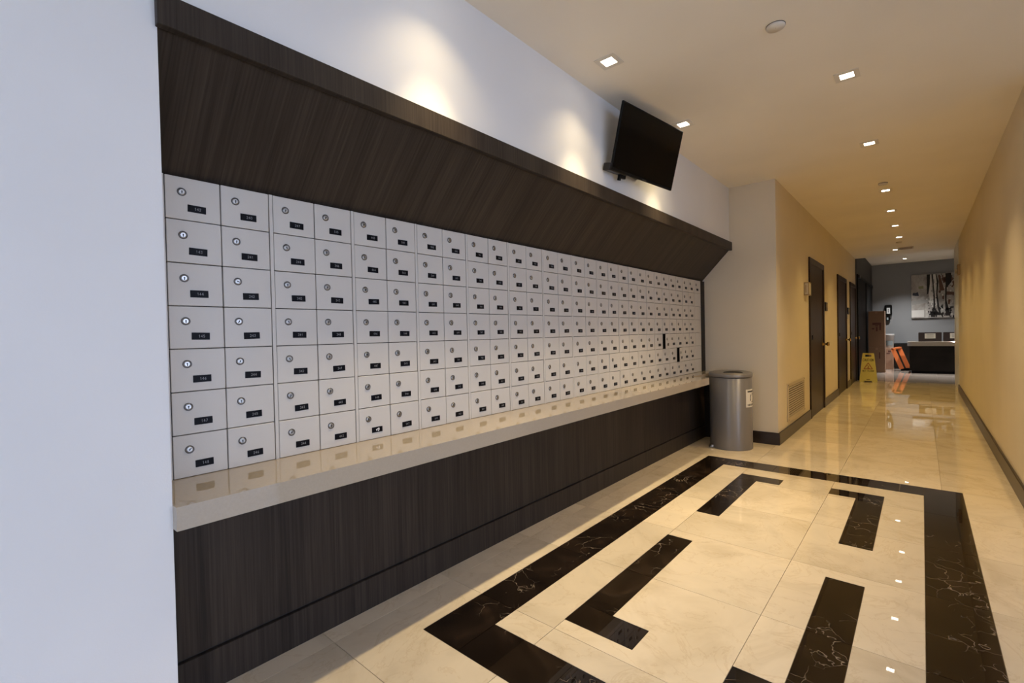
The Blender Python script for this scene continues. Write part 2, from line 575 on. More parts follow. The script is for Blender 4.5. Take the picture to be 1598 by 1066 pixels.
dark += [(la, lb, y2, 1.797), (la, lb, 1.797, y1), (la, lc, y3, y2),
         (la, lb, y5, y6), (la, lc, y6, y7),
         (le, lf, y5, y6), (ld_, lf, y6, y7),
         (le, lf, y2, 1.797), (le, lf, 1.797, y1), (ld_, lf, y3, y2)]
G = .0009          # half a joint

def tile_mesh(name, cells, outer, mat, thick=.012):
    """cells: rectangles that make up one tile; edges on the outside get real sides"""
    mb = MB()
    xs = sorted({c for r in cells for c in r[:2]})
    ys = sorted({c for r in cells for c in r[2:]})
    def inside(x, y):
        return any(r[0] < x < r[1] and r[2] < y < r[3] for r in cells)
    z0 = -thick
    x_mid, y_mid = (xs[0] + xs[-1]) / 2, (ys[0] + ys[-1]) / 2
    def occ(i, j):
        return 0 <= i < len(xs) - 1 and 0 <= j < len(ys) - 1 and inside((xs[i] + xs[i + 1]) / 2, (ys[j] + ys[j + 1]) / 2)
    for i in range(len(xs) - 1):
        for j in range(len(ys) - 1):
            if not occ(i, j):
                continue
            L, R, D, T = [0 if occ(*k) else G for k in ((i - 1, j), (i + 1, j), (i, j - 1), (i, j + 1))]
            a, b, c, d = xs[i] + L - x_mid, xs[i + 1] - R - x_mid, ys[j] + D - y_mid, ys[j + 1] - T - y_mid
            mb.face([(a, c, 0), (b, c, 0), (b, d, 0), (a, d, 0)])
            if L: mb.face([(a, c, 0), (a, d, 0), (a, d, z0), (a, c, z0)])
            if R: mb.face([(b, d, 0), (b, c, 0), (b, c, z0), (b, d, z0)])
            if D: mb.face([(b, c, 0), (a, c, 0), (a, c, z0), (b, c, z0)])
            if T: mb.face([(a, d, 0), (b, d, 0), (b, d, z0), (a, d, z0)])
    return mb, (x_mid, y_mid, 0)

for r in dark:
    mb, c = tile_mesh('dark_tile', [r], None, None)
    mb.build('dark_tile', M['dark_tile'], floor, c)

def subtract(rects, d):
    out = []
    for x0, x1, ya, yb in rects:
        if d[0] >= x1 - 1e-6 or d[1] <= x0 + 1e-6 or d[2] >= yb - 1e-6 or d[3] <= ya + 1e-6:
            out.append((x0, x1, ya, yb)); continue
        if d[0] > x0: out.append((x0, d[0], ya, yb))
        if d[1] < x1: out.append((d[1], x1, ya, yb))
        m0, m1 = max(x0, d[0]), min(x1, d[1])
        if d[2] > ya: out.append((m0, m1, ya, d[2]))
        if d[3] < yb: out.append((m0, m1, d[3], yb))
    return out

tile_cache = {}
for i in range(len(GX) - 1):
    for j in range(len(GY) - 1):
        x0, x1, ya, yb = GX[i], GX[i + 1], GY[j], GY[j + 1]
        if ya >= YR0 and x0 >= XR + .1:
            continue
        if x1 <= XU and (yb <= YA or ya >= YE):
            continue
        if ya >= YE and x1 <= XL:
            continue
        cells = [(x0, x1, ya, yb)]
        for d in dark:
            cells = subtract(cells, d)
        if not cells:
            continue
        # split what the inlay cuts apart into connected pieces
        todo = list(cells)
        while todo:
            grp = [todo.pop()]
            grew = True
            while grew:
                grew = False
                for r in list(todo):
                    if any(r[0] <= g[1] + 1e-6 and r[1] >= g[0] - 1e-6 and r[2] <= g[3] + 1e-6 and r[3] >= g[2] - 1e-6 and
                           (min(r[1], g[1]) - max(r[0], g[0]) > 1e-4 or min(r[3], g[3]) - max(r[2], g[2]) > 1e-4) for g in grp):
                        grp.append(r); todo.remove(r); grew = True
            key = None
            if len(cells) == 1 and cells[0] == (x0, x1, ya, yb):
                key = (round(x1 - x0, 3), round(yb - ya, 3))
            mb, c = tile_mesh('tile', grp, None, None)
            if key and key in tile_cache:
                place(tile_cache[key], 'tile', floor, c)
            else:
                o = mb.build('tile', M['tile'], floor, c)
                if key:
                    tile_cache[key] = o.data
# far room tiles and the dark threshold strip
for i in range(6):
    for j in range(6):
        x0 = XBL + .57 * i
        ya = YH + .008 + (YBK - YH) / 6 * j
        mb, c = tile_mesh('tile', [(x0, x0 + .57, ya, ya + (YBK - YH) / 6)], None, None)
        mb.build('tile', M['tile_back'], floor_back, c)
B(XL, XR, YH - .02, YH + .008, -.02, .001).build('threshold_strip', M['base'], floor)

# ------------------------------------------------------------------ mail counter: canopy, base, worktop
can_ = thing('mailbox_canopy', 'dark wood canopy sloping down to the mailboxes with a flat fascia board', 'canopy', (0, YA, 0))
L0, L1 = -.004, YE - YA
MB().box(XU, -1.288, L0, L1, 1.716, 1.790, 0, .0015).build('fascia_board', M['wood'], can_)
MB().prism([(XU - .004, 1.7345), (XU - .004, 1.722), (XM - .02, 1.4565), (XM - .02, 1.478), (XU - .03, 1.7345)], .001, L1).build('sloped_panel', M['wood'], can_)

YN = 3.868
base = thing('base_cabinet', 'dark wood panelled base under the beige counter', 'cabinet', (0, YA, 0))
PY = [0.0]
YP = YE - YA - .002
MB().box(-1.60, -1.548, 0.002, YP, .120, .567).build('front_panel', M['wood'], base)
MB().box(-1.60, -1.541, 0.002, YP, 0, .113, 0, .0015).build('plinth', M['wood'], base)
MB().box(-1.60, -1.556, 0.002, YP, .113, .120).build('shadow_gap', M['box_gap'], base)
MB().box(-1.90, -1.60, 0.002, YP, .0, .567).build('carcass', M['desk_wood'], base)
MB().box(-1.548, -1.30, YP - .014, YP, 0, .5665).build('end_shade_panel', M['desk_wood'], base)  # dark sheet on the end wall, painting in the shade beneath the counter

ct = MB()
XC = -1.283
ct.prism([(XM - .06, YA), (XU, YA), (XC, YA + .001), (XC, YN), (-1.425, YN), (-1.425, YE), (XM - .06, YE)], .567, .622, axis=2)
tag(ct.build('stone_counter', M['stone']), 'polished beige stone counter running below the mailboxes', 'counter')

fl = thing('filler_post', 'narrow dark wood post between the last mailboxes and the end wall', 'post', (XM, 4.495, .622))
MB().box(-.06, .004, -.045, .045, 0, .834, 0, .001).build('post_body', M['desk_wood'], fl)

# ------------------------------------------------------------------ mailboxes
ROWS, RH, ZM0 = 7, .834 / 7, .622
PITCH_U, DW = .2815, .1345
Y00 = .358

DIG = {
    '0': [[(.1, .2), (.1, 1.4), (.3, 1.6), (.7, 1.6), (.9, 1.4), (.9, .2), (.7, 0), (.3, 0), (.1, .2)]],
    '1': [[(.25, 1.3), (.55, 1.6), (.55, 0)]],
    '2': [[(.1, 1.3), (.3, 1.6), (.7, 1.6), (.9, 1.3), (.9, 1.0), (.1, 0), (.9, 0)]],
    '3': [[(.1, 1.6), (.9, 1.6), (.5, 1.0), (.8, .85), (.9, .5), (.75, .1), (.4, 0), (.1, .2)]],
    '4': [[(.7, 0), (.7, 1.6), (.1, .5), (.95, .5)]],
    '5': [[(.85, 1.6), (.15, 1.6), (.12, .9), (.6, 1.0), (.9, .7), (.85, .25), (.5, 0), (.1, .15)]],
    '6': [[(.8, 1.6), (.3, 1.1), (.1, .5), (.3, 0), (.7, 0), (.9, .35), (.7, .8), (.25, .8)]],
    '7': [[(.1, 1.6), (.9, 1.6), (.4, 0)]],
    '8': [[(.5, .85), (.15, 1.2), (.35, 1.6), (.65, 1.6), (.85, 1.2), (.5, .85), (.1, .4), (.35, 0), (.65, 0), (.9, .4), (.5, .85)]],
    '9': [[(.2, 0), (.7, .5), (.9, 1.1), (.7, 1.6), (.3, 1.6), (.1, 1.25), (.3, .8), (.85, .9)]],
    'v': [[(.1, .9), (.4, .3), (.9, 1.3)]],
}

def stroke(mb, pts, w, x, mi):
    """strokes in the (y, z) plane at depth x, facing +x"""
    for (a, b), (c, d) in zip(pts[:-1], pts[1:]):
        L = math.hypot(c - a, d - b) or 1
        ux, uy = (c - a) / L, (d - b) / L
        a2, b2, c2, d2 = a - ux * w / 2, b - uy * w / 2, c + ux * w / 2, d + uy * w / 2
        nx, ny = -uy * w / 2, ux * w / 2
        mb.face([(x, a2 - nx, b2 - ny), (x, c2 - nx, d2 - ny), (x, c2 + nx, d2 + ny), (x, a2 + nx, b2 + ny)], mi)

def plate_mesh(txt, white=False):
    mb = MB()
    mb.box(0, .0016, -.0225, .0225, -.0100, .0100, 0, .0006)
    if txt:
        h = .0068 if not white else .0095
        w = h / 1.6
        tot = len(txt) * w * 1.35
        y = -tot / 2 + w * .17 + .002
        for k, ch in enumerate(txt):
            for pl in DIG[ch]:
                stroke(mb, [(y + p[0] * w, -h / 2 + p[1] * w) for p in pl], .0009 if not white else .0028, .0018 + .00002 * k, 1)
            y += w * 1.35
    return mb.mesh('number_plate', [M['plate'], M['digit_white'] if white else M['digit']])

door_me = MB().box(-.014, 0, 0, DW - .0022, -(RH - .0024) / 2, (RH - .0024) / 2, 0, .0012).mesh('door', [M['box']])
lk_mb = MB()
lk_mb.lathe([(.0112, 0), (.0112, .0022), (.0100, .0030), (.0090, .0030), (.0086, .0020)], 20, axis=0, mi=2, cap0=False, cap1=False)
lk_mb.lathe([(.0088, .0016), (.0084, .0028), (.0062, .0036)], 20, axis=0, mi=0, cap0=False)
lk_mb.box(.0037, .0040, -.0011, .0011, -.0052, .0006, 1)
lk_mb.lathe([(.0019, .0037), (.0019, .00395)], 10, c=(0, 0, .0012), axis=0, mi=1, cap0=False, smooth=False)
lock_me = lk_mb.mesh('lock', [M['chrome'], M['keyhole'], M['lock_rim']])

def seq():
    cols = [['%d' % n for n in range(142, 149)], ['%d' % n for n in range(240, 247)],
            ['247', '248', '340', '341', '342', '343', '344'], ['345', '346', '347', '348', '349', '441', '442'],
            ['443', '444', '445', '446', '447', '448', 'v9']]
    nums = ['%d%d' % (f, s) for f in range(5, 25) for s in range(41, 50)]
    k = 0
    while len(cols) < 28:
        cols.append(nums[k:k + 7]); k += 7
    return cols
NUM = seq()
ORD = ['first', 'second', 'third', 'fourth', 'fifth', 'sixth', 'seventh', 'eighth', 'ninth', 'tenth', 'eleventh', 'twelfth', 'thirteenth', 'fourteenth']
OPEN = {(11, 1, 4), (12, 1, 5)}
body2 = stile_me = None
for k in range(15):
    y0 = Y00 + PITCH_U * k
    single = k == 14
    if single:
        lab = 'single-column strip of narrow grey mailboxes beside the dark post at the far end'
    elif k == 11:
        lab = 'grey mailbox unit with a door ajar in its fifth row from the top'
    elif k == 12:
        lab = 'grey mailbox unit with a door ajar in its sixth row from the top'
    else:
        lab = 'grey two-column mailbox unit, %s from the white wall on the left' % ORD[k]
    u = thing('mailbox_unit', lab, 'mailboxes', (XM, y0, ZM0), group='wall of grey mailbox units')
    w = (4.450 - y0) if single else PITCH_U
    if single:
        MB().box(-.30, -.013, 0, w, .0005, .8335).build('carcass', M['box_gap'], u)
        MB().box(-.02, -.001, w - .012, w, .0005, .8335).build('stile', M['box'], u)
        MB().box(-.02, -.001, 0, .004, .0005, .8335).build('stile', M['box'], u)
    else:
        if body2 is None:
            body2 = MB().box(-.30, -.013, 0, PITCH_U - .0004, .0005, .8335).mesh('carcass', [M['box_gap']])
            stile_me = MB().box(-.02, -.0008, 2 * DW + .0022, PITCH_U - .0004, .0005, .8335).mesh('stile', [M['box']])
        place(body2, 'carcass', u)
        place(stile_me, 'stile', u)
        if k == 0:
            MB().box(-.04, -.0008, -.056, -.0015, .0005, .8335).build('stile', M['box'], u)
    for c in range(1 if single else 2):
        for r in range(ROWS):
            zc = .834 - (r + .5) * RH
            op = (k, c, r) in OPEN
            dw = (w - .02) if single else DW
            if single:
                if c == 0 and r == 0:
                    sdoor = MB().box(-.014, 0, 0, dw - .0022, -(RH - .0024) / 2, (RH - .0024) / 2, 0, .0012).mesh('door', [M['box']])
                me = sdoor
            else:
                me = door_me
            yl = c * (DW + .0006) + .0011 + (.005 if single else 0)
            if op:
                # hinged on its far edge and standing ajar
                if 'open_me' not in globals():
                    open_me = MB().box(-.003, 0, -(DW - .0022), 0, -(RH - .0024) / 2, (RH - .0024) / 2, 0, .0008).mesh('door', [M['box']])
                ang = math.radians(9.5)
                d = place(open_me, 'door', u, (.0015, yl + DW - .0022, zc), (0, 0, ang))
                off = -(DW - .0022)
            else:
                d = place(me, 'door', u, (rnd.uniform(-.0011, .0006), yl, zc), (0, rnd.uniform(-.004, .004), rnd.uniform(-.006, .006)))
                off = 0
            if not (single and r > 0):
                place(lock_me, 'lock', d, (0, off + (.038 if not single else .03), .0175), (rnd.choice([0, 0, 0, .35, -.4, math.pi * .75, 1.2]), 0, 0))
            txt = '' if single else NUM[2 * k + c][r]
            if single and r > 0:
                continue
            wht = txt == 'v9'
            place(plate_mesh(txt, wht), 'number_plate', d, (0, off + (.0735 if not single else .06), -.0255 + rnd.uniform(-.0008, .0008)),
                  (rnd.uniform(-.025, .025), 0, 0))

# ------------------------------------------------------------------ trash can
cx, cy, R0 = -1.238, 4.262, .166
tc = thing('trash_can', 'round grey metal trash can with flat lid standing at the end of the counter', 'trash can', (cx, cy, 0))
MB().lathe([(R0 - .004, 0), (R0, .006), (R0, .598), (R0 - .004, .600)], 72).build('body', M['can'], tc)
MB().lathe([(R0 - .010, .600), (R0 - .010, .606)], 72).build('lid_seam', M['black'], tc)
va = math.atan2(-cy, -cx)            # towards the camera
dx, dy = math.cos(va), math.sin(va)
px_, py_ = -dy, dx
def slope(mb):                       # the lid rises a little towards its back
    mb.v = [(x, y, z + (.0085 * (1 - (x * dx + y * dy) / R0) if z > .615 else 0)) for x, y, z in mb.v]
    return mb
lid = slope(MB().lathe([(R0 - .008, .604), (R0 + .003, .605), (R0 + .004, .608), (R0 + .004, .624), (R0 + .001, .629), (R0 - .02, .631), (.0, .632)], 72, cap1=False)).build('lid', M['can'], tc)
hb = MB()
N = 24
pts = []
for i in range(N + 1):
    t = math.pi * i / N
    a, b = .075 * math.cos(t), .100 * math.sin(t)
    pts.append((.020 * px_ + a * px_ - (b - .050) * dx, .020 * py_ + a * py_ - (b - .050) * dy))
hb.prism(pts, .6312, .6330, axis=2)
slope(hb).build('opening', M['black'], lid)
# curved sticker on the right-hand side with a printed border, ring and lines
def on_can(ang, z, r):
    return (r * math.cos(ang), r * math.sin(ang), z)
lab_mb = MB()
a_c = va + math.radians(74)
def patch(mb, a0, a1, z0, z1, r, mi, n=10):
    for i in range(n):
        p, q = a0 + (a1 - a0) * i / n, a0 + (a1 - a0) * (i + 1) / n
        mb.face([on_can(p, z0, r), on_can(q, z0, r), on_can(q, z1, r), on_can(p, z1, r)], mi, True)
HA = math.radians(31)
patch(lab_mb, a_c - HA, a_c + HA, .358, .505, R0 + .0010, 0, 14)
patch(lab_mb, a_c - HA * .80, a_c + HA * .80, .480, .493, R0 + .0015, 1, 12)
for k in range(9):
    s0 = -HA * .8 + HA * 1.6 * k / 9
    patch(lab_mb, a_c + s0, a_c + s0 + HA * .12, .368, .384, R0 + .0015, 1, 2)
n = 26
for i in range(n):
    if i % 9 in (7, 8):
        continue
    t0, t1 = 2 * math.pi * i / n, 2 * math.pi * (i + 1) / n
    q = []
    for rr, t in ((.030, t0), (.030, t1), (.040, t1), (.040, t0)):
        q.append(on_can(a_c + rr * math.cos(t) / R0, .432 + rr * math.sin(t), R0 + .0015))
    lab_mb.face(q, 1)
lab_mb.build('sticker', [M['label'], M['print']], tc)
ft = MB()
fang = va - math.radians(62)
fx, fy = (R0 + .006) * math.cos(fang), (R0 + .006) * math.sin(fang)
ft.lathe([(.018, 0), (.022, .008), (.020, .022), (.010, .030)], 16, c=(fx, fy, 0))
ft.build('foot_cap', M['chrome'], tc)

# ------------------------------------------------------------------ television on the upper wall
tv = thing('television', 'black flat television tilted forward high on the wall above the mailboxes', 'television', (-1.173, 2.594, 2.046))
TW, TH = .619, .350
yw, tl = .128, .251
rotm = Matrix(((math.cos(yw) * math.cos(tl), math.sin(yw), 0), (-math.sin(yw) * math.cos(tl), math.cos(yw), 0), (-math.sin(tl), 0, 1)))
n_ = Vector((math.cos(yw) * math.cos(tl), -math.sin(yw) * math.cos(tl), -math.sin(tl)))
e1 = Vector((math.sin(yw), math.cos(yw), 0))
e2 = n_.cross(e1)
R3 = Matrix((n_, e1, e2)).transposed()
eul = R3.to_euler()
MB().box(-.014, 0, -TW / 2, TW / 2, -TH / 2, TH / 2, 0, .003).build('casing', M['black'], tv, rot=eul)
MB().box(0, .0012, -TW / 2 + .008, TW / 2 - .008, -TH / 2 + .014, TH / 2 - .008).build('screen', M['screen'], tv, rot=eul)
MB().box(-.050, -.014, -.19, .19, -.12, .08, 0, .008).build('rear_housing', M['black'], tv, rot=eul)
MB().box(0, .004, -.02, .02, -TH / 2 + .003, -TH / 2 + .008).build('logo_strip', M['dark_metal'], tv, rot=eul)
q = R3 @ Vector((-.05, 0, -.02))
w0 = Vector((XU + 1.173, 0, -.02))
mb = MB()
mb.bar(tuple(w0), tuple(q), .05, .03)
mb.box(XU + 1.173, XU + 1.173 + .01, -.10, .10, -.12, .08)
mb.build('wall_bracket', M['dark_metal'], tv)
mb = MB()
mb.box(-.052, -.004, -TW / 2 - .012, -TW / 2 + .15, -TH / 2 - .004, -TH / 2 + .035, 0, .003)
mb.build('media_box', M['dark_metal'], tv, rot=eul)
mb = MB()
mb.box(-.03, -.012, -TW / 2 + .10, -TW / 2 + .155, -TH / 2 - .022, -TH / 2 - .002, 0, .002)
mb.box(-.028, -.014, -TW / 2 + .10, -TW / 2 + .115, -TH / 2 - .036, -TH / 2 - .022)
mb.build('cable_clip', M['black'], tv, rot=eul)

# ------------------------------------------------------------------ ceiling lights
fr_me = None
def downlight(x, y, z, label, group, watts, beam=105):
    global fr_me, rec_me, lens_me
    s, t = .052, .029
    if fr_me is None:
        f = MB()
        for a0, a1, b0, b1 in ((-s, s, -s, -t), (-s, s, t, s), (-s, -t, -t, t), (t, s, -t, t)):
            f.box(a0, a1, b0, b1, -.003, .0)
        fr_me = f.mesh('trim_frame', [M['trim']])
        f = MB()
        f.box(-t, t, -t, t, -.0015, -.0005)
        lens_me = f.mesh('lens', [M['lens']])
    d = thing('downlight', label, 'ceiling light', (x, y, z), group=group)
    place(fr_me, 'trim_frame', d)
    # the reflector is a shallow shade below the plaster, the lens sits inside it
    place(lens_me, 'lens', d)
    parts = [(1.0, beam)] if beam > 90 else [(1.0, beam), (0.14, 112)]     # narrow beams also have a faint wide spill
    for share, angle in parts:
        ld = bpy.data.lights.new('lamp', 'SPOT')
        ld.energy = max(watts) * share
        ld.color = [c / max(watts) for c in watts]
        ld.spot_size = math.radians(angle)
        ld.spot_blend = 1.0
        ld.shadow_soft_size = .03
        lo = bpy.data.objects.new('lamp', ld)
        col.objects.link(lo)
        lo.parent = d
        lo.location = (0, 0, -.012 * U)
    return d

for k, y in enumerate((1.095, 2.017, 2.938)):
    downlight(-1.108, y, ZC, ('square recessed downlight washing the wall above the nearest mailboxes', 'square recessed downlight near the wall, before the television',
                              'square recessed downlight near the wall, half hidden by the television')[k], 'wall-washing downlights', WASH, 62)
hall = [(-.279, 2.961), (-.268, 4.156), (-.248, 5.69), (-.25, 6.73), (-.246, 7.76), (-.238, 8.80)]
hl = ['square hall downlight nearest the camera in view',
      'second square hall downlight in view', 'third square hall downlight in view', 'fourth square hall downlight in view',
      'fifth square hall downlight in view', 'sixth square hall downlight in view']
for (x, y), l in zip(hall, hl):
    downlight(x, y, ZC, l, 'hall downlights', HALL_NEAR if y < 4.5 else HALL_FAR)
downlight(-.327, 10.2, ZC, 'square downlight beside the ceiling vent at the end of the hall', 'hall downlights', HALL_FAR)
downlight(-.275, 13.7, ZB, 'downlight in the far room ceiling', 'far room downlights', BACK)
downlight(.55, 13.0, ZB, 'downlight in the far room, out of sight behind the right wall', 'far room downlights', BACK)

def disc(x, y, r, h, label, name='ceiling_speaker'):
    t = thing(name, label, 'ceiling disc', (x, y, ZC))
    MB().lathe([(r, 0), (r, -h * .5), (r * .96, -h)], 40, cap0=False)
    m = MB()
    m.lathe([(r, -.0001), (r, -h * .6), (r * .95, -h), (0.001, -h)], 40, cap0=False, cap1=False)
    m.build('cover', M['trim'], t)
    m = MB()
    m.lathe([(r * 1.03, -.0002), (r * 1.03, -h * .25)], 40, cap0=True, cap1=True)
    m.build('rim_gap', M['vent_dark'], t)
disc(-.458, 2.27, .036, .010, 'round white disc on the ceiling near the top edge')
disc(-.253, 5.39, .034, .016, 'round dark-rimmed detector before the third hall downlight', 'smoke_detector')
disc(-.253, 9.33, .034, .016, 'round dark-rimmed detector far down the hall ceiling', 'smoke_detector')
av = thing('ceiling_vent', 'small brown ceiling vent beside the last hall downlight', 'vent', (-.19, 10.1, ZC))
MB().box(-.10, .10, -.12, .12, -.006, 0, 0, .002).build('frame', M['vent'], av)
for k in range(6):
    MB().box(-.085, .085, -.10 + .036 * k, -.082 + .036 * k, -.010, -.006).build('slat', M['device'], av)

# ------------------------------------------------------------------ hall doors
def hall_door(n, ya, yb, label):
    zt = 1.782
    d = MB()
    fw_ = .065
    d.box(XL, XL + .016, ya, ya + fw_, 0, zt, 0, .002)
    d.box(XL, XL + .016, yb - fw_, yb, 0, zt, 0, .002)
    d.box(XL, XL + .016, ya + fw_, yb - fw_, zt - fw_, zt, 0, .002)
    o = struct(d.build('door_%d' % n, M['door_wood']), label, 'door')
    MB().box(XL - .001, XL + .004, ya + fw_, yb - fw_, 0, zt - fw_).build('door_leaf', M['door_wood'], o)
    k = MB()
    k.lathe([(.022, 0), (.022, .006), (.010, .010), (.009, .040), (.022, .048), (.026, .060), (.020, .072)], 18, c=(XL + .004, yb - fw_ - .06, .80), axis=0)
    k.build('door_knob', M['brass'], o)
    m = MB()
    m.box(XL + .004, XL + .010, ya + fw_ + .03, ya + fw_ + .06, .84, .95, 0, .001)
    m.box(XL + .010, XL + .022, ya + fw_ + .04, ya + fw_ + .05, .87, .92)
    m.build('lock_plate', M['dark_metal'], o)
hall_door(1, 6.06, 7.07, 'dark brown hall door nearest the trash can')
hall_door(2, 8.36, 9.44, 'second dark brown hall door')
hall_door(3, 9.95, 10.88, 'last dark hall door before the far room')
# black double doors in the far room
dd = MB()
dd.box(XBL, XBL + .02, YH + .05, YBK - .02, 1.94, 2.0)
dd.box(XBL, XBL + .02, YH + .05, YH + .12, 0, 1.94)
dd.box(XBL, XBL + .02, 12.75, 12.82, 0, 1.94)
o = struct(dd.build('door_4', M['black']), 'tall black doors in the dark side wall of the far room', 'door')
MB().box(XBL, XBL + .008, YH + .12, 12.75, 0, 1.94).build('door_leaf', M['black'], o)
MB().box(XBL, XBL + .008, 12.82, YBK - .02, 0, 1.94).build('door_leaf', M['black'], o)
MB().box(XBL, XBL + .045, YH + .06, YH + .30, 1.93, 1.98, 0, .003).build('door_closer', M['dark_metal'], o)

# wall vent
v = thing('wall_vent', 'beige louvred return-air vent low on the hall wall before the first door', 'vent', (XL, 5.305, .32))
f = MB()
H, W, fwd = .175, .405, .035
for a, b, c, d in ((-W, W, H - fwd, H), (-W, W, -H, -H + fwd), (-W, -W + fwd, -H + fwd, H - fwd), (W - fwd, W, -H + fwd, H - fwd)):
    f.box(0, .010, a, b, c, d, 0, .002)
f.build('frame', M['vent'], v)
MB().box(0, .001, -W + fwd, W - fwd, -H + fwd, H - fwd).build('backing', M['vent_dark'], v)
NS = 13
sl = MB().box(-.001, .001, -W + fwd, W - fwd, -.0062, .0062).mesh('slat', [M['vent']])
for k in range(NS):
    place(sl, 'slat', v, (.0065, 0, -H + fwd + (2 * H - 2 * fwd) * (k + .5) / NS), (0, -.6, 0))
for a in (-W + .014, W - .014):
    for b in (-H + .016, H - .016):
        MB().lathe([(.005, .010), (.005, .012)], 8, c=(0, a, b), axis=0, smooth=False).build('screw', M['dark_metal'], v)

# boxed wall device near the first door
v = thing('wall_sign_box', 'small pale framed box projecting from the wall beside the first hall door', 'sign box', (XL, 5.86, 1.415))
MB().box(0, .044, -.07, .07, -.066, .066, 0, .003).build('box_body', M['device_pale'], v)
f = MB()
for y in (-.072,):
    f.box(.0, .046, y, y + .004, .058, .068); f.box(.0, .046, y, y + .004, -.068, -.058)
    f.box(.0, .008, y, y + .004, -.058, .058); f.box(.038, .046, y, y + .004, -.058, .058)
f.box(.043, .047, -.072, .072, .058, .068); f.box(.043, .047, -.072, .072, -.068, -.058)
f.build('frame', M['device'], v)
MB().box(.016, .022, -.073, -.070, -.04, .04).build('mark', M['device'], v)

for y, l, pale in ((7.20, 'small dark card reader on the wall right of the first hall door', False), (9.62, 'small dark card reader with pale plate between the last two hall doors', True)):
    v = thing('card_reader', l, 'card reader', (XL, y, 1.27), group='card readers on the hall wall')
    MB().box(0, .022, -.08, .08, -.055, .055, 0, .004).build('casing', M['dark_metal'], v)
    MB().box(.022, .024, -.05, .05, -.01, .03).build('face', M['device'], v)
    if pale:
        MB().box(0, .010, -.07, .07, -.135, -.065, 0, .002).build('plate', M['device_pale'], v)

v = thing('wall_alarm', 'small brown alarm box high on the right hall wall near the far end', 'alarm', (XR, 9.45, 1.80))
MB().box(-.030, 0, -.10, .10, -.075, .075, 0, .004).build('casing', M['device'], v)
MB().lathe([(.03, 0), (.03, .02)], 14, c=(-.05, 0, -.02), axis=0).build('strobe', M['device_pale'], v)

# ------------------------------------------------------------------ far room
# desk
dk = thing('reception_desk', 'dark desk with pale stone top against the grey wall in the far room', 'desk', (-.20, 13.10, 0))
MB().box(0, 1.9, .0, .55, .05, .575).build('body', M['desk_wood'], dk)
MB().box(.03, 1.9, .03, .5, 0, .05).build('toe_kick', M['black'], dk)
MB().box(-.035, 1.94, -.04, .6, .575, .665, 0, .004).build('top', M['stone'], dk)
for k, (x0, x1) in enumerate(((.145, .51), (.535, .90))):
    t = thing('desk_tray_box', ('dark brown box with a white label on the desk, left one', 'dark brown box with a white label on the desk, half hidden by the right wall')[k], 'box',
              (-.20 + x0 - .0, 13.16, .665), group='brown boxes on the desk')
    w = x1 - x0
    m = MB()
    m.box(0, w, 0, .012, 0, .19); m.box(0, w, .25, .262, 0, .19); m.box(0, .012, .012, .25, 0, .19); m.box(w - .012, w, .012, .25, 0, .19); m.box(.012, w - .012, .012, .25, 0, .012)
    m.build('tray_body', M['brown_box'], t)
    MB().box(.10, .27, -.003, 0, .065, .170).build('label', M['label'], t)
    m = MB()
    for z in (.09, .115, .14):
        m.box(.13, .24, -.0036, -.003, z, z + .008)
    m.build('label_print', M['art_grey'], t)
# low black block against the grey wall
cb = thing('low_block', 'low black block between the boxes and the desk by the grey wall', 'cabinet', (-.36, 14.40, 0))
MB().box(-.14, .16, -.16, .16, .03, .60, 0, .004).build('body', M['black'], cb)
MB().box(-.13, .15, -.15, .15, 0, .03).build('plinth', M['dark_metal'], cb)
MB().box(-.13, .15, -.166, -.16, .05, .58, 0, .001).build('door', M['desk_wood'], cb)

# cardboard boxes
def carton(name, label, x, y, z, w, d, h, mat, marks):
    t = thing(name, label, 'cardboard box', (x, y, z), group='cardboard boxes in the far room')
    MB().box(-w / 2, w / 2, -d / 2, d / 2, .0005, h - .0005, 0, .004).build('carton', mat, t)
    MB().box(-.02, .02, -d / 2 - .0008, d / 2 + .0008, h - .05, h + .0006).build('tape', M['card2'], t)
    m = MB()
    for a, b, c, e in marks:
        m.box(a, b, -d / 2 - .0012, -d / 2, c, e)
    if marks:
        m.build('print', M['card_print'], t)
carton('cardboard_box', 'lower of the two tall stacked cardboard boxes behind the yellow sign', -.747, 13.15, 0, .285, .28, .54, M['card'],
       [(.04, .06, .30, .44)])
carton('cardboard_box', 'upper tall cardboard box with printed marks, stacked behind the yellow sign', -.747, 13.15, .54, .285, .28, .80, M['card'],
       [(-.07, .08, .50, .545), (.05, .08, .38, .50), (-.01, .02, .36, .45), (-.08, -.04, .40, .43), (-.02, .03, .47, .49)])
carton('cardboard_box', 'short cardboard box under the white bucket', -.595, 14.15, 0, .19, .24, .495, M['card2'], [(-.03, .03, .36, .38), (.0, .05, .40, .44)])
bk = thing('bucket', 'white plastic bucket standing on a short cardboard box', 'bucket', (-.575, 14.15, .4965))
MB().lathe([(.075, 0), (.079, .01), (.092, .28), (.098, .285), (.098, .305), (.092, .308)], 32).build('pail', M['bucket'], bk)
MB().lathe([(.100, .306), (.101, .320), (.080, .324)], 32).build('lid', M['bucket'], bk)
m = MB()
for i in range(12):
    a0, a1 = -math.pi / 2 - .8 + 1.6 * i / 12, -math.pi / 2 - .8 + 1.6 * (i + 1) / 12
    q = [(.0825 * math.cos(a0), .0825 * math.sin(a0), .06), (.0825 * math.cos(a1), .0825 * math.sin(a1), .06), (.089 * math.cos(a1), .089 * math.sin(a1), .17), (.089 * math.cos(a0), .089 * math.sin(a0), .17)]
    m.face(q, 0, True)
m.build('printed_band', M['bucket_print'], bk)
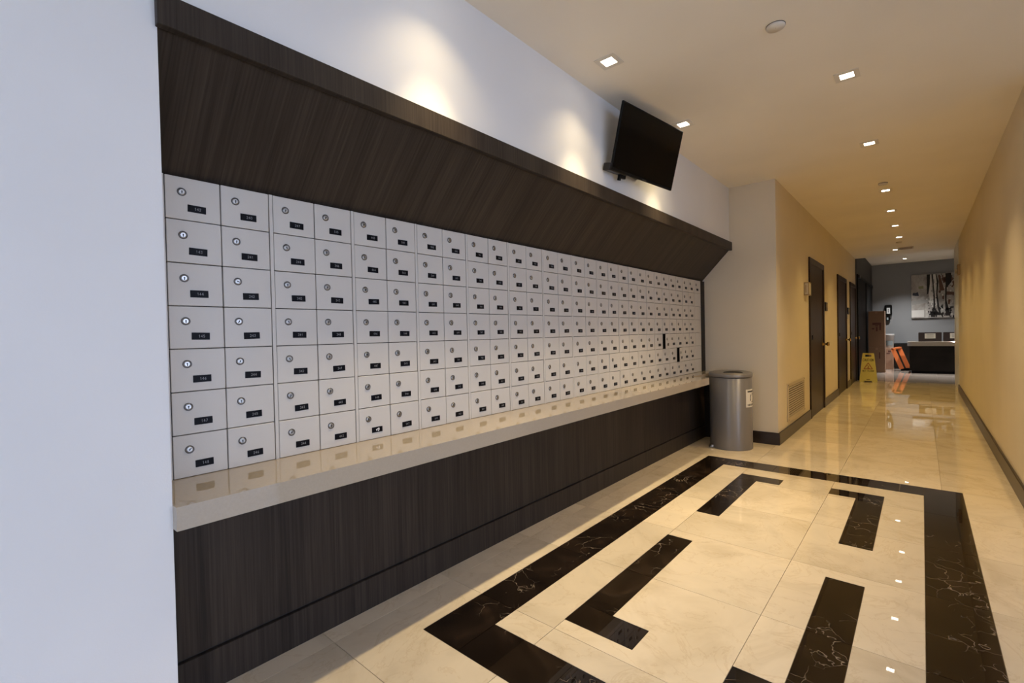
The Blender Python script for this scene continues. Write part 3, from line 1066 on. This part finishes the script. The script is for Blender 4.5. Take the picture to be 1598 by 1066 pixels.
# orange folding stand leaning against the block
og = thing('orange_stand', 'orange plastic folding stand leaning beside the desk in the far room', 'stand', (-.33, 13.75, 0))
for dx_, dy_ in ((0, 0), (.115, .12)):
    m = MB()
    m.bar((-.165 + dx_, dy_, .475), (.0 + dx_ - .01, dy_ - .10, .045), .080, .024, upv=(0, 1, 0))
    m.build('panel', M['orange'], og)
m = MB()
m.bar((-.175, -.01, .485), (-.04, .13, .515), .06, .035)
m.build('hinge_cap', M['orange'], og)
m = MB()
m.bar((-.02, -.10, .03), (.11, .02, .03), .03, .06)
m.build('foot', M['black'], og)

# wet floor sign
ws = thing('wet_floor_sign', 'yellow folding wet floor sign standing at the end of the hall', 'floor sign', (-.740, 10.75, 0))
def sign_panel(flip):
    m = MB()
    s = 1 if not flip else -1
    def P(x, z, t):                       # x across, z along the height, leaning
        return (x, s * (-.075 + .070 * z / .515 + t), z)
    def slab(poly, holes=None):
        front = [P(x, z, 0) for x, z in poly]
        back = [P(x, z, .012) for x, z in poly]
        m.face(front if s > 0 else front[::-1]); m.face(back[::-1] if s > 0 else back)
        for i in range(len(poly)):
            j = (i + 1) % len(poly)
            m.face([front[i], back[i], back[j], front[j]] if s > 0 else [front[i], front[j], back[j], back[i]])
    slab([(-.128, 0), (-.06, 0), (-.05, .02), (.05, .02), (.06, 0), (.128, 0), (.121, .10), (-.121, .10)])
    slab([(-.121, .10), (.121, .10), (.090, .455), (-.090, .455)])
    slab([(-.090, .455), (-.045, .455), (-.045, .490), (-.0865, .490)])
    slab([(.045, .455), (.090, .455), (.0865, .490), (.045, .490)])
    slab([(-.0865, .490), (.0865, .490), (.084, .515), (-.084, .515)])
    return m, P
for flip in (False, True):
    m, P = sign_panel(flip)
    p = m.build('panel', M['yellow'], ws)
    if not flip:
        t = MB()
        def seg(pts, w, mi=0):
            for (a, b), (c, d) in zip(pts[:-1], pts[1:]):
                L = math.hypot(c - a, d - b) or 1
                nx, nz = -(d - b) / L * w / 2, (c - a) / L * w / 2
                t.face([P(a - nx, b - nz, -.001), P(c - nx, d - nz, -.001), P(c + nx, d + nz, -.001), P(a + nx, b + nz, -.001)], mi)
        LET = {'C': [[(1, .8), (.8, 1), (.2, 1), (0, .8), (0, .2), (.2, 0), (.8, 0), (1, .2)]], 'A': [[(0, 0), (.5, 1), (1, 0)], [(.2, .4), (.8, .4)]],
               'U': [[(0, 1), (0, .2), (.2, 0), (.8, 0), (1, .2), (1, 1)]], 'T': [[(.5, 0), (.5, 1)], [(0, 1), (1, 1)]], 'I': [[(.5, 0), (.5, 1)]],
               'O': [[(.2, 0), (0, .2), (0, .8), (.2, 1), (.8, 1), (1, .8), (1, .2), (.8, 0), (.2, 0)]], 'N': [[(0, 0), (0, 1), (1, 0), (1, 1)]],
               'W': [[(0, 1), (.25, 0), (.5, .7), (.75, 0), (1, 1)]], 'E': [[(1, 1), (0, 1), (0, 0), (1, 0)], [(0, .5), (.8, .5)]], 'F': [[(0, 0), (0, 1), (1, 1)], [(0, .5), (.8, .5)]],
               'L': [[(0, 1), (0, 0), (1, 0)]], 'R': [[(0, 0), (0, 1), (.9, 1), (.9, .5), (0, .5), (1, 0)]], ' ': []}
        def write(txt, x0, x1, z, h, w):
            adv = (x1 - x0) / len(txt)
            for i, ch in enumerate(txt):
                for pl in LET[ch]:
                    seg([(x0 + adv * (i + a * .72 + .14), z + h * b) for a, b in pl], w)
        write('CAUTION', -.080, .080, .375, .045, .007)
        write('WET FLOOR', -.085, .085, .185, .028, .005)
        seg([(-.062, .235), (0, .345), (.062, .235), (-.062, .235)], .010, 1)
        seg([(-.012, .30), (.012, .275), (-.008, .262), (.015, .248)], .008, 1)
        seg([(-.02, .25), (.025, .245)], .006, 1)
        seg([(-.025, .045), (.025, .045)], .012, 0)
        t.build('print', [M['olive'], M['red']], p)
m = MB()
m.box(-.080, .080, -.016, .016, .512, .520)
m.build('hinge', M['yellow'], ws)

# dispenser and outlet on the grey wall
v = thing('soap_dispenser', 'black wall dispenser with white window on the grey wall', 'dispenser', (-.605, YBK, 1.395))
MB().box(-.07, .07, -.10, 0, -.125, .125, 0, .02).build('casing', M['black'], v)
MB().box(-.028, .034, -.106, -.10, -.09, .05, 0, .002).build('window', M['bucket'], v)
MB().box(-.006, .006, -.108, -.106, -.06, .03).build('level_mark', M['art_navy'], v)
v = thing('drip_tray', 'small dark holder on the grey wall below the dispenser', 'holder', (-.613, YBK, 1.187))
MB().box(-.04, .04, -.07, 0, -.055, .055, 0, .012).build('casing', M['black'], v)
MB().box(-.022, .008, -.075, -.07, -.03, .03).build('face', M['bucket_print'], v)

# abstract painting
pt = thing('painting', 'large abstract painting in black, grey and brown on the grey wall', 'painting', (-.18, YBK - .035, 1.177))
MB().box(0, 1.05, 0, .034, 0, 1.011, 0, .002).build('canvas', M['canvas'], pt)
def Z(zx, zy):
    return (.0 + (zx - 165) * .00123, -.0008, 1.011 - (zy - 310) * .00159)
def art(mat, strokes, dep=0.0):
    m = MB()
    for pts, ws_ in strokes:
        P3 = [(x, y - dep, z) for x, y, z in (Z(*q) for q in pts)]
        m.ribbon(P3, [w * .00135 for w in ws_], (0, -1, 0))
    m.build('brush_stroke', mat, pt)
art(M['art_white'], [([(168, 880), (345, 880)], [120, 120]), ([(440, 320), (425, 520), (450, 640), (470, 790)], [25, 60, 50, 30]), ([(495, 320), (505, 480), (500, 620), (515, 770)], [38, 35, 25, 40])], .0)
art(M['art_grey'], [([(170, 720), (400, 700)], [70, 60]), ([(560, 650), (640, 660)], [120, 130])], .0002)
art(M['art_green'], [([(270, 500), (340, 495)], [40, 50])], .0004)
art(M['art_navy'], [([(185, 590), (230, 596), (268, 590)], [44, 52, 70])], .0004)
art(M['art_brown'], [([(560, 330), (600, 560)], [20, 60]), ([(610, 390), (690, 420), (740, 380)], [60, 120, 60]), ([(660, 600), (800, 610)], [60, 40]), ([(745, 470), (800, 460)], [70, 120]), ([(700, 690), (690, 760)], [30, 20]), ([(850, 350), (880, 700)], [60, 90])], .0004)
art(M['art_black'], [([(412, 315), (410, 450), (400, 600)], [44, 40, 18]), ([(465, 315), (480, 500), (492, 640), (490, 800), (540, 900)], [18, 14, 16, 26, 20]),
                     ([(518, 315), (540, 430), (528, 600), (545, 780), (575, 900)], [10, 20, 14, 26, 24]), ([(685, 315), (690, 440), (655, 520), (650, 700), (680, 920)], [70, 70, 20, 18, 60]),
                     ([(430, 880), (560, 890)], [60, 50]), ([(480, 800), (470, 935)], [20, 60]), ([(580, 890), (610, 910)], [40, 40]), ([(650, 830), (720, 820)], [40, 20]),
                     ([(800, 880), (870, 900)], [60, 40])], .0006)
sp = random.Random(3)
def splats(mat, n, x0, x1, y0, y1, dep, smin, smax):
    m = MB()
    for _ in range(n):
        cx_, cy_, r = sp.uniform(x0, x1), sp.uniform(y0, y1), sp.uniform(smin, smax)
        k = sp.randint(5, 8)
        a0 = sp.uniform(0, 6.28)
        m.face([(lambda p: (p[0], p[1] - dep, p[2]))(Z(cx_ + r * sp.uniform(.5, 1.2) * math.cos(a0 + 6.283 * i / k), cy_ - r * 1.4 * sp.uniform(.5, 1.2) * math.sin(a0 + 6.283 * i / k))) for i in range(k)])
    m.build('paint_splatter', mat, pt)['kind'] = 'stuff'
splats(M['art_black'], 60, 400, 760, 790, 935, .0007, 4, 16)
splats(M['art_brown'], 40, 560, 1000, 330, 700, .0005, 5, 26)
splats(M['art_black'], 30, 380, 720, 320, 780, .0007, 2, 9)
splats(M['art_grey'], 30, 360, 1000, 330, 920, .0003, 6, 24)
splats(M['art_white'], 26, 380, 1000, 500, 920, .0003, 5, 20)
